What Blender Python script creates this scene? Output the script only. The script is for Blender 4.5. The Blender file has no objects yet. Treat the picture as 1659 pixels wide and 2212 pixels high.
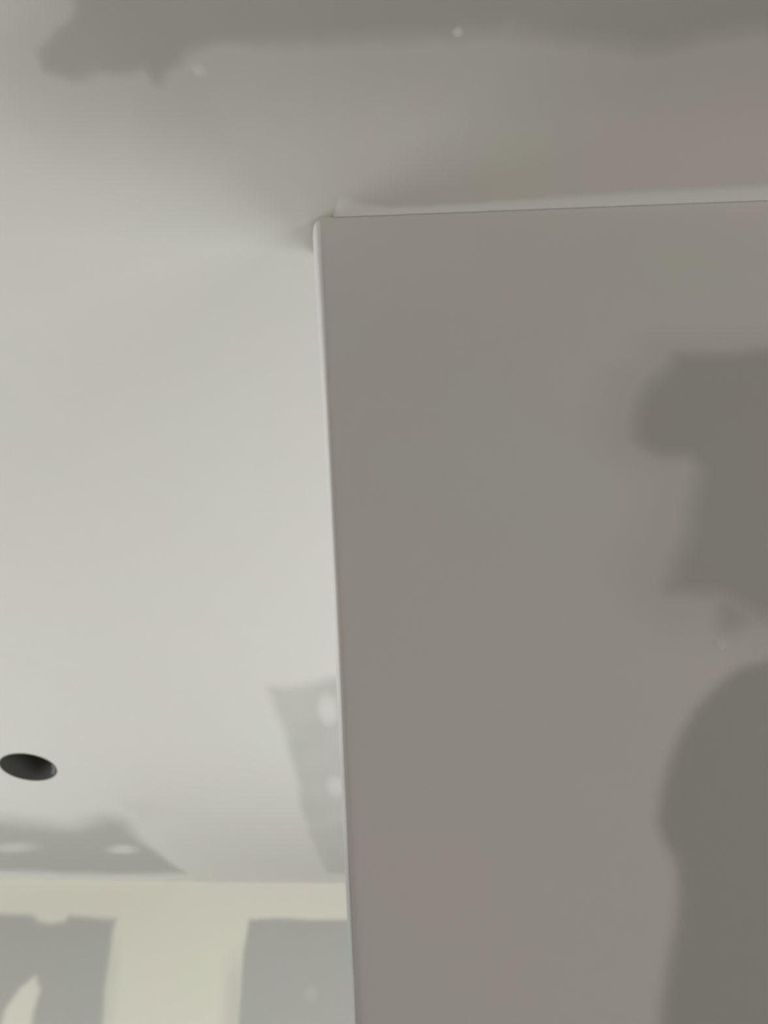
import bpy, bmesh, math, random
import numpy as np
from mathutils import Vector, Matrix, noise

sc = bpy.context.scene
COL = sc.collection

# ------------------------------------------------------------------ camera
cam = bpy.data.cameras.new('camera')
cam.sensor_fit = 'AUTO'; cam.sensor_width = 36.0
cam.lens = 36.0 * 1662.0 / 2212.0
cam.clip_start = 0.01; cam.clip_end = 60
cam.dof.use_dof = True
cam.dof.focus_distance = 0.62
cam.dof.aperture_fstop = 8.0
cam_ob = bpy.data.objects.new('camera', cam)
ROT = ((0.99664889, 0.05980667, -0.05580451),
       (-0.0014475, -0.66921817, -0.74306456),
       (-0.08178561, 0.74065525, -0.66688898))
cam_ob.matrix_world = Matrix.Translation((0, 0, 1.5)) @ Matrix(ROT).to_4x4()
COL.objects.link(cam_ob)
sc.camera = cam_ob

# ------------------------------------------------------------------ world, lights, exposure
world = bpy.data.worlds.new('sky'); sc.world = world
world.use_nodes = True
bgn = world.node_tree.nodes['Background']
bgn.inputs[0].default_value = (0.72, 0.82, 1.0, 1); bgn.inputs[1].default_value = 0.2

def area(name, loc, aim, sx, sy, power, color):
    l = bpy.data.lights.new(name, 'AREA'); l.shape = 'RECTANGLE'; l.size = sx; l.size_y = sy
    l.energy = power; l.color = color
    o = bpy.data.objects.new(name, l); COL.objects.link(o)
    o.location = loc
    o.rotation_euler = (Vector(aim) - Vector(loc)).to_track_quat('-Z', 'Y').to_euler()
    return o
# daylight at the window of the room beyond the partition, then three added fill lamps, unseen
area('daylight_far_window', (1.38, 1.75, 1.40), (0.0, 1.75, 1.40), 2.1, 1.3, 30.5, (0.98, 1.0, 0.99))
area('fill_left_far', (-2.48, 1.70, 1.3), (0.0, 1.70, 1.3), 1.5, 1.1, 25, (0.98, 1.0, 0.99))
area('fill_left_rear', (-2.48, -0.35, 1.3), (0.0, -0.35, 1.3), 1.3, 1.1, 11, (1.0, 0.93, 0.90))
area('fill_right_rear', (2.88, -1.0, 1.3), (0.0, -1.0, 1.3), 1.3, 1.1, 26.5, (1.0, 0.94, 0.88))

sc.view_settings.view_transform = 'Standard'
sc.view_settings.look = 'None'
sc.view_settings.gamma = 1.0
sc.view_settings.use_curve_mapping = False
sc.view_settings.exposure = 0.0
sc.cycles.use_denoising = True
sc.cycles.max_bounces = 12; sc.cycles.diffuse_bounces = 8

# ------------------------------------------------------------------ measured layout (metres, on the real planes)
D = 0.5077            # face of the near partition
ZC = 2.5              # underside of the ceiling
P0 = np.array((-1.32872, 3.00534)); WD = np.array((0.954103, 0.299478)); WN = np.array((-0.299478, 0.954103))
HOLE = (-0.9257, 2.1059, 0.073, 0.0925)   # slightly oval, hand-cut: centre, two half-axes
HAX, HAY = np.array((0.9951, -0.0991)), np.array((0.0991, 0.9951))
CEIL_BARE_TOP = [(-0.2800, 0.2496), (-0.2953, 0.2759), (-0.3070, 0.2964), (-0.3118, 0.3177), (-0.2849, 0.3292), (-0.1997, 0.3284), (-0.1960, 0.3406), (-0.1885, 0.3459), (-0.1777, 0.3411), (-0.1666, 0.3288), (-0.1440, 0.3112), (-0.1231, 0.3040), (-0.0621, 0.3035), (0.0127, 0.3034), (0.0828, 0.2992), (0.1205, 0.2963), (0.1670, 0.3012), (0.2304, 0.3041), (0.3156, 0.3144), (0.4017, 0.3195), (0.4687, 0.3141), (0.5463, 0.3079), (0.6857, 0.3071), (2.9000, 0.3071), (2.9000, -0.9000), (-0.3000, -0.9000)]
CEIL_BARE_TRI = [(-1.5749, 2.2309), (-1.3074, 2.3707), (-1.1331, 2.4627), (-1.0421, 2.5353), (-0.9256, 2.5909), (-0.8200, 2.5320), (-0.7789, 2.5574), (-0.7619, 2.7296), (-0.7202, 2.9060), (-0.6751, 3.1065), (-0.8403, 3.0676), (-0.9985, 3.0197), (-1.2975, 2.9187), (-1.5778, 2.8240), (-1.8368, 2.7267)]
CEIL_BARE_BEAD = [(-0.2079, 1.7632), (-0.1403, 1.7588), (-0.0509, 1.7435), (0.0377, 1.7444), (0.0723, 2.1064), (0.0879, 3.3348), (-0.0718, 3.2917), (-0.1393, 3.2618), (-0.1634, 3.1100), (-0.1805, 2.8439), (-0.1899, 2.5796), (-0.1825, 2.3535), (-0.1866, 2.1846), (-0.1928, 2.0036), (-0.2020, 1.8677)]
CEIL_BLUE_SPOT = [(-0.7301, 2.4071), (-0.6400, 2.3886), (-0.6035, 2.4913), (-0.6809, 2.5751), (-0.7336, 2.5429)]
TAPE_EDGE = [(0.0131, 0.5076), (0.0167, 0.4980), (0.0229, 0.4847), (0.0333, 0.4857), (0.0581, 0.4925), (0.0957, 0.4978), (0.1399, 0.4983), (0.1905, 0.4970), (0.2540, 0.4949), (0.3178, 0.4927), (0.4012, 0.4907), (0.4723, 0.4895), (0.5441, 0.4889), (0.6154, 0.4876), (0.7749, 0.4856), (1.2, 0.487), (1.8, 0.485), (2.4, 0.488), (2.98, 0.486)]
CEIL_DABS = [(-1.1823, 2.7056), (-0.8365, 2.8090), (-0.0675, 1.9015), (-0.0649, 2.4126), (0.1689, 0.2907), (-0.1332, 0.3222)]
BACK_BARE_LEFT = [(-0.6892, 2.4048), (0.0260, 2.3875), (0.1352, 2.3813), (0.1613, 2.3598), (0.2037, 2.3505), (0.2498, 2.3565), (0.2620, 2.3765), (0.3512, 2.3717), (0.4284, 2.3684), (0.4244, 2.3279), (0.4227, 2.2522), (0.4241, 2.1791), (0.4303, 2.0375), (0.4203, 0.0500), (-0.6892, 0.0500)]
BACK_BARE_RIGHT = [(0.9169, 2.3674), (1.1075, 2.3686), (1.3164, 2.3665), (2.3000, 2.3665), (2.3000, 0.0500), (0.8929, 0.0500), (0.8929, 2.0218), (0.8937, 2.1546), (0.8968, 2.2459)]
BACK_DAB_LONG = [(0.1840, 2.1812), (0.2054, 2.1418), (0.1989, 2.0877), (0.2008, 2.0090), (0.1859, 1.9341), (0.1369, 1.9363), (0.1055, 2.0126), (0.1117, 2.0903), (0.1462, 2.1501)]
BACK_DABS = [(1.1626, 2.1110)]
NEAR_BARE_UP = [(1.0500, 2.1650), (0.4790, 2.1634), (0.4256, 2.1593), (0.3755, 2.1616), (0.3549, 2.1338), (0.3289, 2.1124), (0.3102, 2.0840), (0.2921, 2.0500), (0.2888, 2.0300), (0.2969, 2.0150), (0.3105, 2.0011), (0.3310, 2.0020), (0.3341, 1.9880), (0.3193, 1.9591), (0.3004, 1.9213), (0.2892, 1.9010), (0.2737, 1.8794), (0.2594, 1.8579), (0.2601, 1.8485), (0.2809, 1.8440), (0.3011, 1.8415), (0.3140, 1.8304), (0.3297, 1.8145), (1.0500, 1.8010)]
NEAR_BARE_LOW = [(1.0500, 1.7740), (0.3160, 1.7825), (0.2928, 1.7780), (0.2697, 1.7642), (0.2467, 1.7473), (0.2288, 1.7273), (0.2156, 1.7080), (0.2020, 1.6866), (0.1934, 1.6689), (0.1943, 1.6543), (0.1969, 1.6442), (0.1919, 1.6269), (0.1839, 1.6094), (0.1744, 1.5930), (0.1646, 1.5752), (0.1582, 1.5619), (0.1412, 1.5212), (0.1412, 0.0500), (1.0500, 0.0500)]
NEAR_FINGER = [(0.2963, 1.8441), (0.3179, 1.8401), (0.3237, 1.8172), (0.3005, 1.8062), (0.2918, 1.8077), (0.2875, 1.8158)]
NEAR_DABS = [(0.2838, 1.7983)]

# ------------------------------------------------------------------ materials
def new_mat(name):
    m = bpy.data.materials.new(name); m.use_nodes = True
    nt = m.node_tree; return m, nt, nt.nodes['Principled BSDF']

BOARD = (0.470, 0.472, 0.458)
MUD = (0.750, 0.748, 0.722)

def tinted(nt, col, amount, scale):
    """a colour with a faint warm / green mottling, as drying compound has"""
    geo = nt.nodes.new('ShaderNodeNewGeometry')
    n = nt.nodes.new('ShaderNodeTexNoise'); n.inputs['Scale'].default_value = scale
    n.inputs['Detail'].default_value = 2.0
    nt.links.new(geo.outputs['Position'], n.inputs['Vector'])
    r = nt.nodes.new('ShaderNodeValToRGB')
    r.color_ramp.elements[0].position = 0.34; r.color_ramp.elements[1].position = 0.66
    a = amount
    r.color_ramp.elements[0].color = (col[0]*(1+a), col[1]*(1-a*.8), col[2]*(1-a*.2), 1)
    r.color_ramp.elements[1].color = (col[0]*(1-a*.3), col[1]*(1+a*.5), col[2]*(1-a*1.2), 1)
    nt.links.new(n.outputs['Fac'], r.inputs['Fac'])
    return r.outputs['Color'], geo

def finish(nt, p, geo, rough, bump):
    p.inputs['Roughness'].default_value = rough
    p.inputs['Specular IOR Level'].default_value = 0.25
    n = nt.nodes.new('ShaderNodeTexNoise'); n.inputs['Scale'].default_value = 90.0
    n.inputs['Detail'].default_value = 3.0
    nt.links.new(geo.outputs['Position'], n.inputs['Vector'])
    b = nt.nodes.new('ShaderNodeBump'); b.inputs['Strength'].default_value = bump
    b.inputs['Distance'].default_value = 0.002
    nt.links.new(n.outputs['Fac'], b.inputs['Height'])
    nt.links.new(b.outputs['Normal'], p.inputs['Normal'])

def board_mat():
    m, nt, p = new_mat('drywall_paper')
    c, geo = tinted(nt, BOARD, 0.012, 5.0)
    nt.links.new(c, p.inputs['Base Color']); finish(nt, p, geo, 0.9, 0.03)
    return m

def mud_mat(name, mud, tint=0.014, scale=4.6, under=None):
    """joint compound that thins out to bare board paper where the coverage is low"""
    m, nt, p = new_mat(name)
    cm, geo = tinted(nt, mud, tint, scale)
    cb, _ = tinted(nt, under or BOARD, 0.012, 5.0)
    at = nt.nodes.new('ShaderNodeAttribute'); at.attribute_name = 'cover'
    mx = nt.nodes.new('ShaderNodeMix'); mx.data_type = 'RGBA'
    nt.links.new(at.outputs['Fac'], mx.inputs[0])
    nt.links.new(cb, mx.inputs[6]); nt.links.new(cm, mx.inputs[7])
    nt.links.new(mx.outputs[2], p.inputs['Base Color']); finish(nt, p, geo, 0.85, 0.02)
    return m

def plain_mat(name, col, rough=0.8, metal=0.0, scale=20.0, tint=0.02):
    m, nt, p = new_mat(name)
    c, geo = tinted(nt, col, tint, scale)
    nt.links.new(c, p.inputs['Base Color']); finish(nt, p, geo, rough, 0.04)
    p.inputs['Metallic'].default_value = metal
    return m

M_BOARD = board_mat()
M_MUD = mud_mat('joint_compound', MUD)
M_MUD_WARM = mud_mat('joint_compound_yellowish', (0.80, 0.79, 0.70), 0.015, 6.0)
M_TAPE = mud_mat('pale_joint_tape', (0.85, 0.89, 0.885), 0.01, 12.0, MUD)
M_BEAD = mud_mat('bead_white', (0.92, 0.93, 0.93), 0.01, 40.0, (0.46, 0.48, 0.465))   # bare white above, filmed with grey dust lower down
M_FLOOR = plain_mat('subfloor', (0.50, 0.49, 0.475), 0.9, 0.0, 6.0, 0.05)
M_STUD = plain_mat('stud_wood', (0.42, 0.30, 0.18), 0.8, 0.0, 9.0, 0.08)
M_CAN = plain_mat('dark_cutout_void', (0.07, 0.07, 0.061), 0.7, 0.0, 30.0, 0.05)
M_RIM_ARC = plain_mat('bluish_metal', (0.22, 0.25, 0.30), 0.45, 0.4, 30.0, 0.02)
M_FRAME = plain_mat('window_frame_white', (0.8, 0.8, 0.78), 0.5, 0.0, 30.0, 0.01)
M_GLASS = bpy.data.materials.new('window_glass'); M_GLASS.use_nodes = True
_p = M_GLASS.node_tree.nodes['Principled BSDF']
_p.inputs['Transmission Weight'].default_value = 1.0; _p.inputs['Roughness'].default_value = 0.02
_p.inputs['Base Color'].default_value = (0.95, 0.98, 0.97, 1)

# ------------------------------------------------------------------ helpers
def link(name, me, mat, parent=None, label=None, cat=None, kind=None, group=None):
    if mat: me.materials.append(mat)
    o = bpy.data.objects.new(name, me); COL.objects.link(o)
    if parent: o.parent = parent
    if label: o['label'] = label
    if cat: o['category'] = cat
    if kind: o['kind'] = kind
    if group: o['group'] = group
    return o

def add_box(bm, lo, hi, basis=None):
    vs = []
    for x in (lo[0], hi[0]):
        for y in (lo[1], hi[1]):
            for z in (lo[2], hi[2]):
                v = Vector((x, y, z))
                if basis: v = basis(v)
                vs.append(bm.verts.new(v))
    for f in ((0,1,3,2),(4,6,7,5),(0,4,5,1),(2,3,7,6),(0,2,6,4),(1,5,7,3)):
        bm.faces.new([vs[i] for i in f])

def mesh(name, boxes, basis=None, bevel=0.0):
    bm = bmesh.new()
    for lo, hi in boxes: add_box(bm, lo, hi, basis)
    bmesh.ops.recalc_face_normals(bm, faces=bm.faces[:])
    if bevel:
        bmesh.ops.bevel(bm, geom=bm.edges[:], offset=bevel, segments=1, affect='EDGES')
    me = bpy.data.meshes.new(name); bm.to_mesh(me); bm.free(); return me

def smooth(a, b, x):
    t = np.clip((x - a) / (b - a), 0, 1); return t * t * (3 - 2 * t)

def sdf(poly, pts, sx=1.0, sy=1.0):
    """signed distance, positive inside"""
    P = np.array(poly) * (sx, sy); Q = pts * (sx, sy)
    d = np.full(len(Q), 1e9); ins = np.zeros(len(Q), bool)
    for i in range(len(P)):
        a, b = P[i], P[(i + 1) % len(P)]
        e = b - a; w = Q - a
        t = np.clip((w @ e) / max(e @ e, 1e-12), 0, 1)
        d = np.minimum(d, np.hypot(*(w - t[:, None] * e).T))
        c = (a[1] > Q[:, 1]) != (b[1] > Q[:, 1])
        dy = (b[1] - a[1]) or 1e-12
        ins ^= c & (Q[:, 0] < e[0] * (Q[:, 1] - a[1]) / dy + a[0])
    return np.where(ins, d, -d)

def wob(pts, scale, seed):
    return np.array([noise.noise(Vector((x * scale, y * scale, seed))) for x, y in pts])

def coat(name, us, vs, cover_fn, to_world, normal, mat, parent, label, keep=None, hole=None):
    """one skin of compound on a board: thin where the coverage is low, absent where it is zero"""
    U, V = np.meshgrid(us, vs, indexing='ij'); pts = np.stack([U.ravel(), V.ravel()], 1)
    cov = cover_fn(pts)
    nu, nv = len(us), len(vs)
    idx = np.arange(nu * nv).reshape(nu, nv)
    q = np.stack([idx[:-1, :-1], idx[1:, :-1], idx[1:, 1:], idx[:-1, 1:]], -1).reshape(-1, 4)
    ok = cov[q].max(1) > 0.015
    ctr = pts[q].mean(1)
    if keep is not None: ok &= keep(ctr)
    if hole is not None:
        dd = pts - np.array(hole[:2])
        r = np.hypot(dd @ HAX / hole[2], dd @ HAY / hole[3])
        ok &= r[q].max(1) > 1
        near = r < 1
        k = 1 / np.maximum(r, 1e-6)
        pts = np.where(near[:, None], np.array(hole[:2]) + (pts - np.array(hole[:2])) * k[:, None], pts)
    q = q[ok]
    used = np.unique(q); remap = -np.ones(nu * nv, int); remap[used] = np.arange(len(used))
    pts, cov, q = pts[used], cov[used], remap[q]
    h = 0.0002 + 0.0011 * cov
    W = to_world(pts) + np.array(normal)[None, :] * h[:, None]
    me = bpy.data.meshes.new(name)
    me.from_pydata(W.tolist(), [], q.tolist())
    a = me.attributes.new('cover', 'FLOAT', 'POINT'); a.data.foreach_set('value', cov.astype(np.float32))
    me.polygons.foreach_set('use_smooth', np.ones(len(me.polygons), bool))
    if len(me.polygons):
        n = np.zeros(3)
        for p in me.polygons[:1]: n = np.array(p.normal)
        if n @ np.array(normal) < 0: me.flip_normals()
    me.update()
    return link(name, me, mat, parent, label)

def dab(name, c, rx, ry, ang, peak, to_world, normal, mat, parent, label, floor=0.0, seed=0):
    """a filled screw head: a small domed oval of compound"""
    nr, na = 9, 28
    pts = [(0.0, 0.0)]; cov = [peak]; dome = [1.0]
    for i in range(1, nr + 1):
        for j in range(na):
            t = 2 * math.pi * j / na; r = i / nr
            w = 1 + 0.16 * noise.noise(Vector((math.cos(t) * 1.3, math.sin(t) * 1.3, seed)))
            x, y = rx * r * w * math.cos(t), ry * r * w * math.sin(t)
            pts.append((x * math.cos(ang) - y * math.sin(ang), x * math.sin(ang) + y * math.cos(ang)))
            k = 1 - r; k = min(1, k / 0.75); k = k * k * (3 - 2 * k)
            cov.append(floor + (peak - floor) * k); dome.append(k)
    pts = np.array(pts) + np.array(c); cov = np.array(cov)
    W = to_world(pts) + np.array(normal)[None, :] * (0.0001 + 0.0011 * floor + 0.0008 * np.array(dome))[:, None]
    fs = [(0, 1 + j, 1 + (j + 1) % na) for j in range(na)]
    for i in range(nr - 1):
        for j in range(na):
            a = 1 + i * na + j; b = 1 + i * na + (j + 1) % na
            fs.append((a, a + na, b + na, b))
    me = bpy.data.meshes.new(name); me.from_pydata(W.tolist(), [], fs)
    a = me.attributes.new('cover', 'FLOAT', 'POINT'); a.data.foreach_set('value', cov.astype(np.float32))
    me.polygons.foreach_set('use_smooth', np.ones(len(me.polygons), bool))
    if np.array(me.polygons[0].normal) @ np.array(normal) < 0: me.flip_normals()
    me.update()
    return link(name, me, mat, parent, label)

def struct(name, me, mat, label):
    return link(name, me, mat, None, label, None, 'structure')

# ------------------------------------------------------------------ room shell
X0, X1, XF, Y0 = -2.6, 3.0, 1.5, -2.5
def wall_basis(v):                       # far wall: s along, n into the wall, z
    return Vector((P0[0] + WD[0] * v.x + WN[0] * v.y, P0[1] + WD[1] * v.x + WN[1] * v.y, v.z))
T = 0.013                                # board thickness
floor = struct('floor', mesh('floor', [((X0 - .1, Y0 - .1, -0.1), (X1 + .1, 4.7, 0.0))]), M_FLOOR, 'bare grey subfloor of the unfinished room')
def pierced_wall(name, x0, x1, y0, y1, holes, label):
    bx = []; a = y0
    for (h0, h1, z0, z1) in holes:
        bx += [((x0, a, 0), (x1, h0, 2.5)), ((x0, h0, 0), (x1, h1, z0)), ((x0, h0, z1), (x1, h1, 2.5))]; a = h1
    bx.append(((x0, a, 0), (x1, y1, 2.5)))
    return struct(name, mesh(name, bx), M_BOARD, label)
LEFT = [(-1.05, 0.35, 0.7, 1.9), (0.90, 2.50, 0.7, 1.9)]
RIGHT = [(-1.70, -0.30, 0.7, 1.9)]
FAR = [(0.65, 2.95, 0.7, 2.1)]
pierced_wall('wall_left', X0 - .1, X0, Y0, 2.6, LEFT, 'drywall side wall with two added fill windows')
pierced_wall('wall_right', X1, X1 + .1, Y0, D + .09, RIGHT, 'outer drywall wall with an added fill window on the viewer side')
pierced_wall('wall_side', XF, XF + .1, D + .0575, 3.92, FAR, 'drywall wall with a wide window closing the far room behind the partition')
struct('wall_front', mesh('wall_front', [((X0, Y0 - .1, 0), (X1, Y0, 2.5))]), M_BOARD, 'plain grey drywall wall behind the viewer')
def window(name, axis, a0, a1, z0, z1, at, label):
    def pos(a, d, z): return (at + d, a, z) if axis == 'x' else (a, at + d, z)
    def bx(a_lo, a_hi, zl, zh, d0, d1):
        p, q = pos(a_lo, d0, zl), pos(a_hi, d1, zh)
        return (tuple(min(m, n) for m, n in zip(p, q)), tuple(max(m, n) for m, n in zip(p, q)))
    f = 0.05; am = (a0 + a1) / 2
    w = struct(name, mesh(name, [bx(a0, a0 + f, z0, z1, -.03, .03), bx(a1 - f, a1, z0, z1, -.03, .03), bx(a0 + f, a1 - f, z0, z0 + f, -.03, .03),
               bx(a0 + f, a1 - f, z1 - f, z1, -.03, .03), bx(am - .02, am + .02, z0 + f, z1 - f, -.02, .02)]), M_FRAME, label)
    link('pane', mesh('pane', [bx(a0 + f, am - .02, z0 + f, z1 - f, -.004, .004)]), M_GLASS, w)
    link('pane', mesh('pane', [bx(am + .02, a1 - f, z0 + f, z1 - f, -.004, .004)]), M_GLASS, w)
window('window_1', 'x', *FAR[0], XF + .05, 'white framed window of the far room just behind the partition')
window('fill_window_2', 'x', *RIGHT[0], X1 + .05, 'white framed window added for fill light on the viewer side of the partition')  # this window and the next two are added only to carry fill light
window('fill_window_3', 'x', *LEFT[1], X0 - .05, 'white framed window added for fill light at the left of the far room')
window('fill_window_4', 'x', *LEFT[0], X0 - .05, 'white framed window added for fill light left of the viewer')

# ------------------------------------------------------------------ ceiling: joists, sheets, compound
ceiling = struct('ceiling', mesh('ceiling', [((X0 - .1, Y0 - .1, ZC + .20), (X1 + .1, 4.7, ZC + .24))]), M_STUD,
                 'drywall ceiling with skimmed joints and grey bare board patches')
for k in range(13):
    x = X0 + 0.2 + k * 0.445
    link('joist', mesh('joist', [((x - .019, Y0, ZC + .0155), (x + .019, 4.6, ZC + .20))]), M_STUD, ceiling)

def oval(t, grow=0.0):
    p = np.array(HOLE[:2]) + HAX * (HOLE[2] + grow) * math.cos(t) + HAY * (HOLE[3] + grow) * math.sin(t)
    return float(p[0]), float(p[1])
def sheet_with_hole(lo, hi, z0, z1, hole):
    bm = bmesh.new()
    n = 64
    ring = [bm.verts.new((*oval(2 * math.pi * i / n), z0)) for i in range(n)]
    cs = [bm.verts.new((x, y, z0)) for x, y in ((lo[0], lo[1]), (hi[0], lo[1]), (hi[0], hi[1]), (lo[0], hi[1]))]
    es = [bm.edges.new((ring[i], ring[(i + 1) % n])) for i in range(n)] + [bm.edges.new((cs[i], cs[(i + 1) % 4])) for i in range(4)]
    bmesh.ops.triangle_fill(bm, use_beauty=True, edges=es)
    for f in [f for f in bm.faces if math.hypot(f.calc_center_median().x - hole[0], f.calc_center_median().y - hole[1]) < hole[2] * .9]:
        bm.faces.remove(f)
    r = bmesh.ops.extrude_face_region(bm, geom=bm.faces[:])
    bmesh.ops.translate(bm, vec=(0, 0, z1 - z0), verts=[v for v in r['geom'] if isinstance(v, bmesh.types.BMVert)])
    bmesh.ops.recalc_face_normals(bm, faces=bm.faces[:])
    me = bpy.data.meshes.new('drywall_sheet'); bm.to_mesh(me); bm.free(); return me

ZB = ZC + .0015                          # underside of the boards, the compound is 1.5 mm thick at most
xs = [X0, -1.46, 0.98, X1 + .05]
ys = [Y0, -1.55, -0.33, 0.505, 1.725, 2.945, 4.6]
for i in range(3):
    for j in range(6):
        lo, hi = (xs[i] + .0015, ys[j] + .0015), (xs[i + 1] - .0015, ys[j + 1] - .0015)
        if lo[0] < HOLE[0] < hi[0] and lo[1] < HOLE[1] < hi[1]:
            me = sheet_with_hole(lo, hi, ZB, ZB + T, HOLE)
        else:
            me = mesh('drywall_sheet', [((lo[0], lo[1], ZB), (hi[0], hi[1], ZB + T))], bevel=.001)
        link('drywall_sheet', me, M_BOARD, ceiling)

def ceil_world(p): return np.column_stack([p[:, 0], p[:, 1], np.full(len(p), ZB)])
def ceil_cover(p):
    w1 = wob(p, 9.0, 1.7)
    w2 = wob(p, 34.0, 4.1)
    b = np.zeros(len(p))
    d = sdf(CEIL_BARE_TOP, p) + 0.010 * w1 + 0.005 * w2
    # a wide, soft feathered edge, softer towards larger x
    f = 0.018 + 0.020 * smooth(-0.22, 0.35, p[:, 0])
    d = d - .035 * smooth(.30, .25, p[:, 1]) * smooth(-.16, -.30, p[:, 0])
    b = np.maximum(b, 0.90 * smooth(-f, f * .8, d))
    b = np.maximum(b, 0.38 * smooth(-0.13, -0.005, d))
    d = sdf(CEIL_BARE_TRI, p, 1.0, 0.45) + 0.010 * w1
    up = smooth(2.85, 2.5, p[:, 1] - .3 * (p[:, 0] + 1.0))
    b = np.maximum(b, 0.88 * smooth(-0.024 - .035 * up, 0.022 + .02 * up, d))
    d = sdf(CEIL_BARE_BEAD, p, 1.0, 0.5) + 0.006 * w1
    b = np.maximum(b, (0.58 + .12 * w1) * smooth(-0.022, 0.018, d))
    d = sdf(CEIL_BLUE_SPOT, p, 1.0, 0.5)
    b = np.maximum(b, 0.16 * smooth(-0.05, 0.03, d))
    # thin coat towards the far wall
    b = np.maximum(b, 0.20 * smooth(2.1, 3.1, p[:, 1] - .3 * p[:, 0]) * smooth(-0.9, -0.5, p[:, 0]))
    return 1 - b
def not_in_walls(c):
    n = (c - P0) @ WN
    inn = (c[:, 0] > -.006) & (c[:, 1] > D + .004) & (c[:, 1] < D + .06)
    return (n < .004) & ~inn
gx = np.arange(-2.58, 1.55, .011)
coat('corner_compound', np.concatenate([np.arange(-1.2, 1.3, .006), np.arange(1.3, 2.98, .05)]), np.arange(-0.1, 0.8001, .006), ceil_cover, ceil_world, (0, 0, -1), M_MUD, ceiling,
     'skim of compound along the ceiling above the dark partition wall', not_in_walls)
coat('skim_coat', gx[gx < 0.9], np.arange(0.8, 3.9, .011), ceil_cover, ceil_world, (0, 0, -1), M_MUD, ceiling,
     'broad skim coat on the brighter ceiling of the far room', not_in_walls, HOLE)
for k, (c, rx, ry, pk) in enumerate([(CEIL_DABS[0], .12, .062, .66), (CEIL_DABS[1], .072, .062, .85), (CEIL_DABS[2], .040, .115, .92),
                                     (CEIL_DABS[3], .050, .12, .85), (CEIL_DABS[4], .0085, .0075, 1.0), (CEIL_DABS[5], .013, .011, .92)]):
    fl = [.20, .22, .42, .42, .30, .62][k]
    dab('screw_dab', c, rx, ry, 0.0, pk, ceil_world, (0, 0, -1), M_MUD, ceiling, 'pale oval dab of compound over a ceiling screw', fl, k * 3.1)

# pale tape edge running along the inside corner over the partition
def tape_edge():
    top = [Vector((x, y, ZB - .0024)) for x, y in TAPE_EDGE]
    vs, fs, cov = [], [], []
    n = 5
    pts = []
    for i in range(len(top) - 1):
        m = 6
        for j in range(m): pts.append(top[i].lerp(top[i + 1], j / m))
    pts.append(top[-1])
    for i, t in enumerate(pts):
        yb = D - .0005
        wv = 0.0012 * noise.noise(Vector((t.x * 40, 0, 2)))
        for k in range(n + 1):
            u = k / n                     # 0 at the corner, 1 at the feathered edge
            y = yb + (t.y + wv - yb) * u * 1.3
            z = ZB - .00145 - .0036 * (1 - u) ** 2
            vs.append((t.x, y, z)); cov.append(float(1.0 - smooth(.45, 1.0, np.array([u]))[0]) * min(1.0, .35 + (t.x - .0131) / .008))
    for i in range(len(pts) - 1):
        for k in range(n):
            a = i * (n + 1) + k
            fs.append((a, a + 1, a + n + 2, a + n + 1))
    me = bpy.data.meshes.new('tape_edge'); me.from_pydata(vs, [], fs)
    a = me.attributes.new('cover', 'FLOAT', 'POINT'); a.data.foreach_set('value', np.array(cov, np.float32))
    me.polygons.foreach_set('use_smooth', np.ones(len(me.polygons), bool))
    if me.polygons[0].normal.z > 0: me.flip_normals()
    me.update()
    link('tape_edge', me, M_TAPE, ceiling, 'pale strip of joint tape in the corner of ceiling and dark wall')
tape_edge()

# ------------------------------------------------------------------ round cut-out for a lamp
def light_can():
    e = bpy.data.objects.new('recessed_lamp_can', None); COL.objects.link(e)
    e.location = (HOLE[0], HOLE[1], ZB + T)
    e['label'] = 'dark round lamp cut-out in the bright ceiling near the left edge'; e['category'] = 'lamp housing'
    n = 48
    def ringmesh(rs):
        bm = bmesh.new(); rings = []
        for grow, z in rs:
            ring = []
            for i in range(n):
                x, y = oval(2 * math.pi * i / n, grow)
                ring.append(bm.verts.new((x - HOLE[0], y - HOLE[1], z)))
            rings.append(ring)
        for a, c in zip(rings, rings[1:]):
            for i in range(n): bm.faces.new((a[i], a[(i + 1) % n], c[(i + 1) % n], c[i]))
        for f in bm.faces: f.smooth = True
        return bm, rings
    bm, _ = ringmesh([(.012, .0008), (-.0012, .0008), (-.0012, -T - .0012), (-.0024, -T - .0012), (-.0024, .09), (-.022, .115)])
    me = bpy.data.meshes.new('can_wall'); bm.to_mesh(me); bm.free()
    link('can_wall', me, M_CAN, e)
    bm, rings = ringmesh([(-.022, .115), (-.045, .118)]); bm.faces.new(rings[-1])
    me = bpy.data.meshes.new('can_top'); bm.to_mesh(me); bm.free()
    link('can_top', me, M_CAN, e)
    # small bluish arc at the far right of the rim
    bm = bmesh.new(); arc = []
    for i in range(9):
        t = math.radians(8 + 44 * i / 8)
        x, y = oval(t, -.004); x2, y2 = oval(t, -.013)
        arc.append([bm.verts.new((x - HOLE[0], y - HOLE[1], -.012)), bm.verts.new((x2 - HOLE[0], y2 - HOLE[1], -.010)),
                    bm.verts.new((x2 - HOLE[0], y2 - HOLE[1], .006)), bm.verts.new((x - HOLE[0], y - HOLE[1], .012))])
    for a, c in zip(arc, arc[1:]):
        for k in range(4): bm.faces.new((a[k], a[(k + 1) % 4], c[(k + 1) % 4], c[k]))
    bm.faces.new(arc[0][::-1]); bm.faces.new(arc[-1]); bmesh.ops.recalc_face_normals(bm, faces=bm.faces[:])
    me = bpy.data.meshes.new('rim_arc'); bm.to_mesh(me); bm.free()
    link('rim_arc', me, M_RIM_ARC, e, 'small bluish arc at the rim')
light_can()

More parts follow.
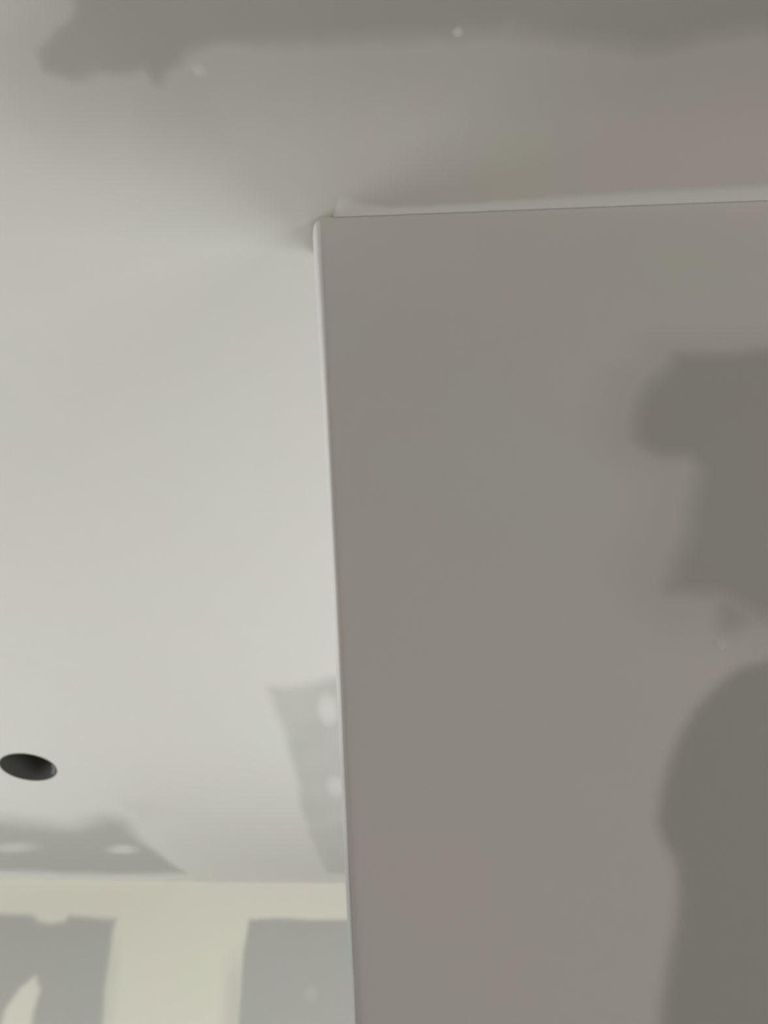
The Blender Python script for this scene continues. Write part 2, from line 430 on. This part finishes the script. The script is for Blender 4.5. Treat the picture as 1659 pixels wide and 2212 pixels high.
# ------------------------------------------------------------------ far wall
wall_back = struct('wall_back', mesh('wall_back', [((-1.6, T + .002, 0), (3.2, T + .10, 2.5))], wall_basis), M_STUD,
                   'far drywall wall with cream taped joints between grey boards')
ss = [-1.5, -0.545, 0.675, 1.895, 3.115]
for i in range(4):
    link('drywall_sheet', mesh('drywall_sheet', [((ss[i] + .0015, .0015, 0.01), (ss[i + 1] - .0015, .0015 + T, 2.498))], wall_basis, .001), M_BOARD, wall_back)
def back_world(p): return np.column_stack([P0[0] + WD[0] * p[:, 0] + WN[0] * .0015, P0[1] + WD[1] * p[:, 0] + WN[1] * .0015, p[:, 1]])
BN = (-WN[0], -WN[1], 0)
def back_cover(p):
    w1 = wob(p, 7.0, 8.2)
    d = sdf(BACK_BARE_LEFT, p) + .006 * w1
    up = smooth(2.2, 2.36, p[:, 1])
    b = 0.93 * smooth(-.016, .016, d)
    b = np.maximum(b, 0.22 * smooth(-.055, -.01, d) * (1 - up))
    d = sdf(BACK_BARE_RIGHT, p) + .006 * w1
    b = np.maximum(b, 0.93 * smooth(-.010, .014, d))
    lo = 1 - smooth(2.12, 2.32, p[:, 1])
    b = np.maximum(b, 0.34 * smooth(-.085, -.02, d) * lo)
    d = sdf(BACK_DAB_LONG, p) + .004 * w1
    b = b * (1 - smooth(-.016, .012, d))
    return 1 - b
su = np.concatenate([np.arange(-1.4, -.25, .05), np.arange(-.25, 1.75, .008), np.arange(1.75, 2.8, .05)])
zv = np.concatenate([np.arange(.05, 1.8, .05), np.arange(1.8, 2.3801, .007)])
coat('joint_compound', su, zv[zv < 2.34], back_cover, back_world, BN, M_MUD_WARM, wall_back, 'cream compound over the upright joint between two grey boards')
coat('corner_compound', su, np.append(np.arange(zv[zv < 2.34][-1], 2.498, .007), 2.5008), back_cover, back_world, BN, M_MUD_WARM, wall_back, 'cream band of compound along the top of the far wall')
dab('screw_dab', BACK_DABS[0], .035, .035, 0, .22, back_world, BN, M_MUD_WARM, wall_back, 'faint dab of compound on the grey board beside the partition', .08, 2.2)

# ------------------------------------------------------------------ near partition
XB = -.0097                              # centre of the bead nose
wall_near = struct('wall_near', mesh('wall_near', [((.0, D + .0155, 0), (X1, D + .0425, 2.5))]), M_STUD,
                   'shaded partition wall with grey bare board patches at the right')
nx = [-.0052, 1.214, 2.434, X1]
for i in range(3):
    link('drywall_sheet', mesh('drywall_sheet', [((nx[i] + .0005, D + .0015, .01), (nx[i + 1] - .0015, D + .0145, 2.498))], None, .0006), M_BOARD, wall_near)
    link('drywall_sheet', mesh('drywall_sheet', [((nx[i] + .0005, D + .0435, .01), (nx[i + 1] - .0015, D + .0565, 2.498))], None, .0006), M_BOARD, wall_near)
link('drywall_sheet', mesh('drywall_sheet', [((-.0104, D + .0275, .01), (-.0002, D + .056, 2.498))], None, .0006), M_MUD, wall_near)
KZ = [0, 1.5755, 1.598, 1.606, 1.651, 1.818, 2.087, 2.25, 2.4884]
KR = [-.0086, -.0084, -.0080, -.0080, -.0078, -.0069, -.00625, -.0056, -.0050]
def near_world(p):                       # the first column follows the edge of the bead
    x = np.where(p[:, 0] < -.008, np.interp(p[:, 1], KZ, KR) - .0004, p[:, 0])
    return np.column_stack([x, np.full(len(p), D + .0015), p[:, 1]])
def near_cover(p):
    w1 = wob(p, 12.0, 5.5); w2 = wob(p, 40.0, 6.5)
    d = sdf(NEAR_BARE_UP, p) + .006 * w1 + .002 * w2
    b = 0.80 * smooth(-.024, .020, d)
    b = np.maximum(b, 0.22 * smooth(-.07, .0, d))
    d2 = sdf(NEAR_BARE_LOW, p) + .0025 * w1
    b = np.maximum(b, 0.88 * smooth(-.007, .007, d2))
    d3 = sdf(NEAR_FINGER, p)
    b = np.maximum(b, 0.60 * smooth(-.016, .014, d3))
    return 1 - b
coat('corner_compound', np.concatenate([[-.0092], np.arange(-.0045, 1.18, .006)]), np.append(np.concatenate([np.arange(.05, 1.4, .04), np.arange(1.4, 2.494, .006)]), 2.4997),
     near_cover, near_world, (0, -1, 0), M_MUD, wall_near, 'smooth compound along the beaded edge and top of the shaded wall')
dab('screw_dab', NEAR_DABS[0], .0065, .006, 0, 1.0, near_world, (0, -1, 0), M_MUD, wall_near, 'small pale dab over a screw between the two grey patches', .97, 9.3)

# ------------------------------------------------------------------ corner bead
def corner_bead():
    e = bpy.data.objects.new('corner_bead', None); COL.objects.link(e)
    e.location = (XB, D + .003, 0)
    e['label'] = 'thin white corner bead on the upright edge of the shaded wall'; e['category'] = 'corner bead'
    vs, fs = [], []
    zs = np.append(np.arange(.02, 1.4, .06), np.append(np.arange(1.4, 2.486, .006), 2.4900))
    KW = [.0026, .0026, .0030, .0034, .0035, .0044, .0056, .0078, .0104]
    n = 9
    prof = []
    for z in zs:
        xr = float(np.interp(z, KZ, KR)) + .00012 * noise.noise(Vector((7.0, 0, z * 30)))
        w = float(np.interp(z, KZ, KW)) * (1 + .04 * noise.noise(Vector((0, 3.3, z * 24))))
        row = []
        for k in range(n + 1):            # quarter round from the wall face to the end face
            t = .5 * math.pi * k / n
            row.append((xr - w * math.sin(t), -.0010 + .022 * (1 - math.cos(t))))
        row += [(xr - w, .030), (xr, .030)]
        prof.append([(x - XB, y - .003) for x, y in row])
    m = len(prof[0])
    for z, row in zip(zs, prof):
        for x, y in row: vs.append((x, y, z))
    for i in range(len(zs) - 1):
        for k in range(m):
            a, c = i * m + k, i * m + (k + 1) % m
            fs.append((a, c, c + m, a + m))
    fs.append(tuple(range(m))[::-1]); fs.append(tuple((len(zs) - 1) * m + k for k in range(m)))
    me = bpy.data.meshes.new('nose'); me.from_pydata(vs, [], fs)
    bm = bmesh.new(); bm.from_mesh(me); bmesh.ops.recalc_face_normals(bm, faces=bm.faces[:]); bm.to_mesh(me); bm.free()
    me.polygons.foreach_set('use_smooth', np.array([p.index % m < n for p in me.polygons])); me.update()
    cv = [.12 + .88 * float(smooth(1.62, 1.86, np.array([v[2] + .03 * noise.noise(Vector((0, 1, v[2] * 18)))]))[0]) for v in vs]
    a = me.attributes.new('cover', 'FLOAT', 'POINT'); a.data.foreach_set('value', np.array(cv, np.float32))
    link('nose', me, M_BEAD, e)
    link('flange', mesh('flange', [((.0045, -.0020, .02), (.034, -.0016, 2.485))]), M_BEAD, e)
    link('flange', mesh('flange', [((-.0010, .0205, .02), (-.0007, .05, 2.485))]), M_BEAD, e)
corner_bead()
